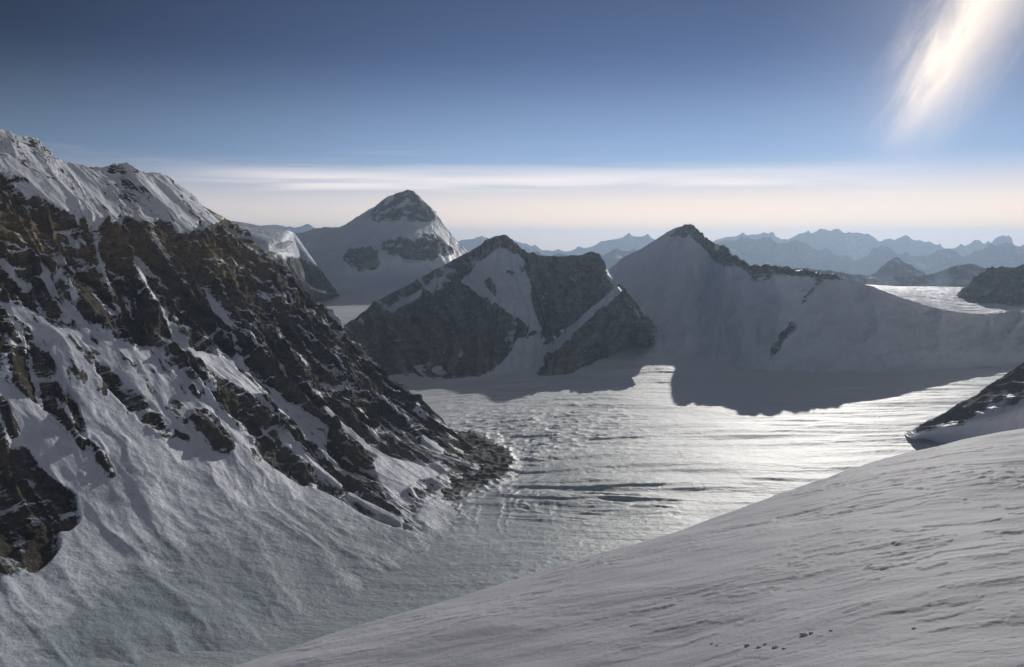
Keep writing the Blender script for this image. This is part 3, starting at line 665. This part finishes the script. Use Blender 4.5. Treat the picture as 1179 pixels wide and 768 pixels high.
# ------------------------------------------------------------------ air
HAZE = 2.2e-5
x0, x1, y0, y1, z0, z1 = -66000, 66000, -3000, 66000, -2800, 660
Vb = np.array([(x, y, z) for z in (z0, z1) for y in (y0, y1) for x in (x0, x1)], float)
Fb = np.array([(0, 2, 3, 1), (4, 5, 7, 6), (0, 1, 5, 4), (2, 6, 7, 3), (0, 4, 6, 2), (1, 3, 7, 5)])
hm = bpy.data.materials.new('air'); hm.use_nodes = True; t = hm.node_tree; t.nodes.clear()
out = t.nodes.new('ShaderNodeOutputMaterial'); pvn = t.nodes.new('ShaderNodeVolumePrincipled')
pvn.inputs['Color'].default_value = (.58, .76, 1.0, 1); pvn.inputs['Density'].default_value = HAZE; pvn.inputs['Anisotropy'].default_value = .5
t.links.new(pvn.outputs[0], out.inputs['Volume'])
hz = link_mesh('haze', Vb, Fb, {}, hm, smooth=False)
hz['kind'] = 'stuff'; hz['label'] = 'thin blue haze filling the air between the mountains'; hz['category'] = 'haze'

# ------------------------------------------------------------------ sky
w = bpy.data.worlds.new('World'); C.world = w; w.use_nodes = True
t = w.node_tree; n = t.nodes; l = t.links
bg = n['Background']; bg.inputs['Strength'].default_value = .092
sky = n.new('ShaderNodeTexSky'); sky.sky_type = 'NISHITA'; sky.sun_disc = False
sky.sun_elevation = SUN_EL; sky.sun_rotation = SUN_AZ; sky.altitude = 7000; sky.air_density = .85; sky.dust_density = .8; sky.ozone_density = 3.5
gm = n.new('ShaderNodeGamma'); gm.inputs[1].default_value = 1.6; l.new(sky.outputs[0], gm.inputs[0])
gs = n.new('ShaderNodeVectorMath'); gs.operation = 'MULTIPLY'; hs_ = n.new('ShaderNodeHueSaturation'); hs_.inputs['Saturation'].default_value = .76; l.new(gm.outputs[0], hs_.inputs['Color']); l.new(hs_.outputs[0], gs.inputs[0]); gs.inputs[1].default_value = (.37, .43, .405)
tc = n.new('ShaderNodeTexCoord'); sd0 = n.new('ShaderNodeVectorMath'); sd0.operation = 'DOT_PRODUCT'; l.new(tc.outputs['Generated'], sd0.inputs[0]); sd0.inputs[1].default_value = (math.sin(SUN_AZ)*math.cos(SUN_EL), math.cos(SUN_AZ)*math.cos(SUN_EL), math.sin(SUN_EL)); sep = n.new('ShaderNodeSeparateXYZ'); l.new(tc.outputs['Generated'], sep.inputs[0])
def M(op, a, b=None, clamp=False):
    m = n.new('ShaderNodeMath'); m.operation = op; m.use_clamp = clamp
    for i, v in enumerate((a, b)):
        if v is None: continue
        if isinstance(v, (int, float)): m.inputs[i].default_value = v
        else: l.new(v, m.inputs[i])
    return m.outputs[0]
def S(v, a, b):
    m = n.new('ShaderNodeMapRange'); m.interpolation_type = 'SMOOTHSTEP'; l.new(v, m.inputs[0]); m.inputs[1].default_value = a; m.inputs[2].default_value = b; return m.outputs[0]
az = M('ARCTAN2', sep.outputs[0], sep.outputs[1]); el = M('ARCSINE', sep.outputs[2])
cv = n.new('ShaderNodeCombineXYZ'); l.new(M('MULTIPLY', az, 3.0), cv.inputs[0]); l.new(M('MULTIPLY', el, 60.0), cv.inputs[1])
def wn(vec, sc, det, ro, di=0):
    m = n.new('ShaderNodeTexNoise'); m.inputs['Scale'].default_value = sc; m.inputs['Detail'].default_value = det; m.inputs['Roughness'].default_value = ro; m.inputs['Distortion'].default_value = di
    l.new(vec, m.inputs['Vector']); return m.outputs['Fac']
cn = wn(cv.outputs[0], 1.1, 6, .55, .4)
pol = M('SUBTRACT', 1.0, M('MULTIPLY', M('MULTIPLY', S(sd0.outputs['Value'], .96, .50), S(sd0.outputs['Value'], -.3, .2)), .60))
gp_ = n.new('ShaderNodeVectorMath'); gp_.operation = 'SCALE'; l.new(gs.outputs[0], gp_.inputs[0]); l.new(pol, gp_.inputs['Scale'])
# long thin cirrus layer low over the range
elw = M('ADD', el, M('MULTIPLY', M('SUBTRACT', cn, .5), .034))
band = M('MULTIPLY', S(elw, R(3.3), R(3.9)), S(elw, R(5.2), R(4.2)))
band = M('MULTIPLY', band, M('MULTIPLY', S(az, R(-26), R(-14)), S(az, R(33), R(10))))
band = M('MULTIPLY', band, M('ADD', .34, M('MULTIPLY', S(cn, .3, .6), .4)))
veil = M('MULTIPLY', S(cn, .5, .75), M('MULTIPLY', S(el, R(.5), R(3)), S(el, R(7), R(4))))
cl = M('ADD', band, M('MULTIPLY', veil, .25), True)
mx = n.new('ShaderNodeMix'); mx.data_type = 'RGBA'; l.new(cl, mx.inputs[0]); l.new(gp_.outputs[0], mx.inputs[6]); mx.inputs[7].default_value = (21.5, 19.6, 19.2, 1)
# dust layer along the horizon
hz_ = n.new('ShaderNodeMix'); hz_.data_type = 'RGBA'; l.new(M('MULTIPLY', M('POWER', M('ADD', M('MULTIPLY', S(el, R(6.0), R(1.0)), .97), M('MULTIPLY', S(el, R(14), R(2)), .03)), 1.15), M('ADD', .50, M('MULTIPLY', S(az, R(-32), R(14)), .49))), hz_.inputs[0]); pl_ = n.new('ShaderNodeMix'); pl_.data_type = 'RGBA'; l.new(M('MULTIPLY', S(el, R(13), R(2.5)), M('ADD', .34, M('MULTIPLY', S(az, R(-34), R(6)), .30))), pl_.inputs[0]); l.new(gp_.outputs[0], pl_.inputs[6]); pl_.inputs[7].default_value = (7.6, 11.2, 15.0, 1); l.new(pl_.outputs[2], hz_.inputs[6]); hz_.inputs[7].default_value = (25.5, 20.0, 15.2, 1)
l.new(hz_.outputs[2], mx.inputs[6])
# sun-flare streak and its soft glow painted into the sky, high right
vm = n.new('ShaderNodeVectorMath')
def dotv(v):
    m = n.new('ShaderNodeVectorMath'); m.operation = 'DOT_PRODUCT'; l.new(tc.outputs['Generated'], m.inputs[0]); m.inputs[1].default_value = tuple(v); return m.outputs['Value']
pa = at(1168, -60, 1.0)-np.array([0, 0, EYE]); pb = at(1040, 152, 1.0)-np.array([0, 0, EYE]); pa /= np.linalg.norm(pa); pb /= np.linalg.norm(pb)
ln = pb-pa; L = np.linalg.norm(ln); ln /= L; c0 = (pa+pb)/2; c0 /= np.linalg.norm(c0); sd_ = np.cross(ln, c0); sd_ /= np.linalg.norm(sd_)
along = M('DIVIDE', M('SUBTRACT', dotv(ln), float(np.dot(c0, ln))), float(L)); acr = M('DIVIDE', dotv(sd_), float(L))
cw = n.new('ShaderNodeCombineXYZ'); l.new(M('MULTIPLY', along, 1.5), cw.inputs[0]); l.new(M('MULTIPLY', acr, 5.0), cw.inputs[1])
flare_n = wn(cw.outputs[0], 1.6, 6, .6, .5)
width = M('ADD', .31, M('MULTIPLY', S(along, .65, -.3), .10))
acn = M('ABSOLUTE', M('ADD', acr, M('MULTIPLY', M('SUBTRACT', flare_n, .5), .27)))
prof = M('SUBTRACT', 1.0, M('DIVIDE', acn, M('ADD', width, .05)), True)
prof = M('MULTIPLY', M('POWER', prof, 2.4), M('MULTIPLY', S(along, .72, .1), M('ADD', .8, M('MULTIPLY', S(flare_n, .25, .75), .35))), True)
flare_glow = M('POWER', M('SUBTRACT', 1.0, M('DIVIDE', M('ABSOLUTE', acr), 1.3), True), 2.2)
flare_glow = M('MULTIPLY', M('MULTIPLY', flare_glow, S(along, 1.7, -.5)), .24)
cc = n.new('ShaderNodeMix'); cc.data_type = 'RGBA'; vv = n.new('ShaderNodeMix'); vv.data_type = 'RGBA'; l.new(flare_glow, vv.inputs[0]); l.new(mx.outputs[2], vv.inputs[6]); vv.inputs[7].default_value = (19, 20, 23, 1); l.new(prof, cc.inputs[0]); l.new(vv.outputs[2], cc.inputs[6]); cc.inputs[7].default_value = (26, 22.5, 19.5, 1)
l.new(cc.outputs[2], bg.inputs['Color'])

sd = bpy.data.lights.new('sun', 'SUN'); sd.energy = 4.0; sd.angle = R(.53); sd.color = (1, .95, .88)
so = bpy.data.objects.new('sun', sd); C.collection.objects.link(so)
so.rotation_euler = (R(90)-SUN_EL, 0, math.pi-SUN_AZ)
import mathutils
dv = mathutils.Vector((math.sin(SUN_AZ)*math.cos(SUN_EL), math.cos(SUN_AZ)*math.cos(SUN_EL), math.sin(SUN_EL)))
so.rotation_euler = dv.to_track_quat('Z', 'Y').to_euler()

cam = bpy.data.cameras.new('camera'); co = bpy.data.objects.new('camera', cam); C.collection.objects.link(co)
co.location = (0, 0, EYE); co.rotation_euler = (R(90)-PITCH, 0, 0)
cam.sensor_width = 36; cam.lens = 36*F/W0; cam.clip_start = .3; cam.clip_end = 400000
C.camera = co
C.view_settings.view_transform = 'Standard'; C.view_settings.look = 'None'; C.view_settings.gamma = 1; C.view_settings.use_curve_mapping = False
C.view_settings.exposure = -.9
C.cycles.volume_bounces = 1
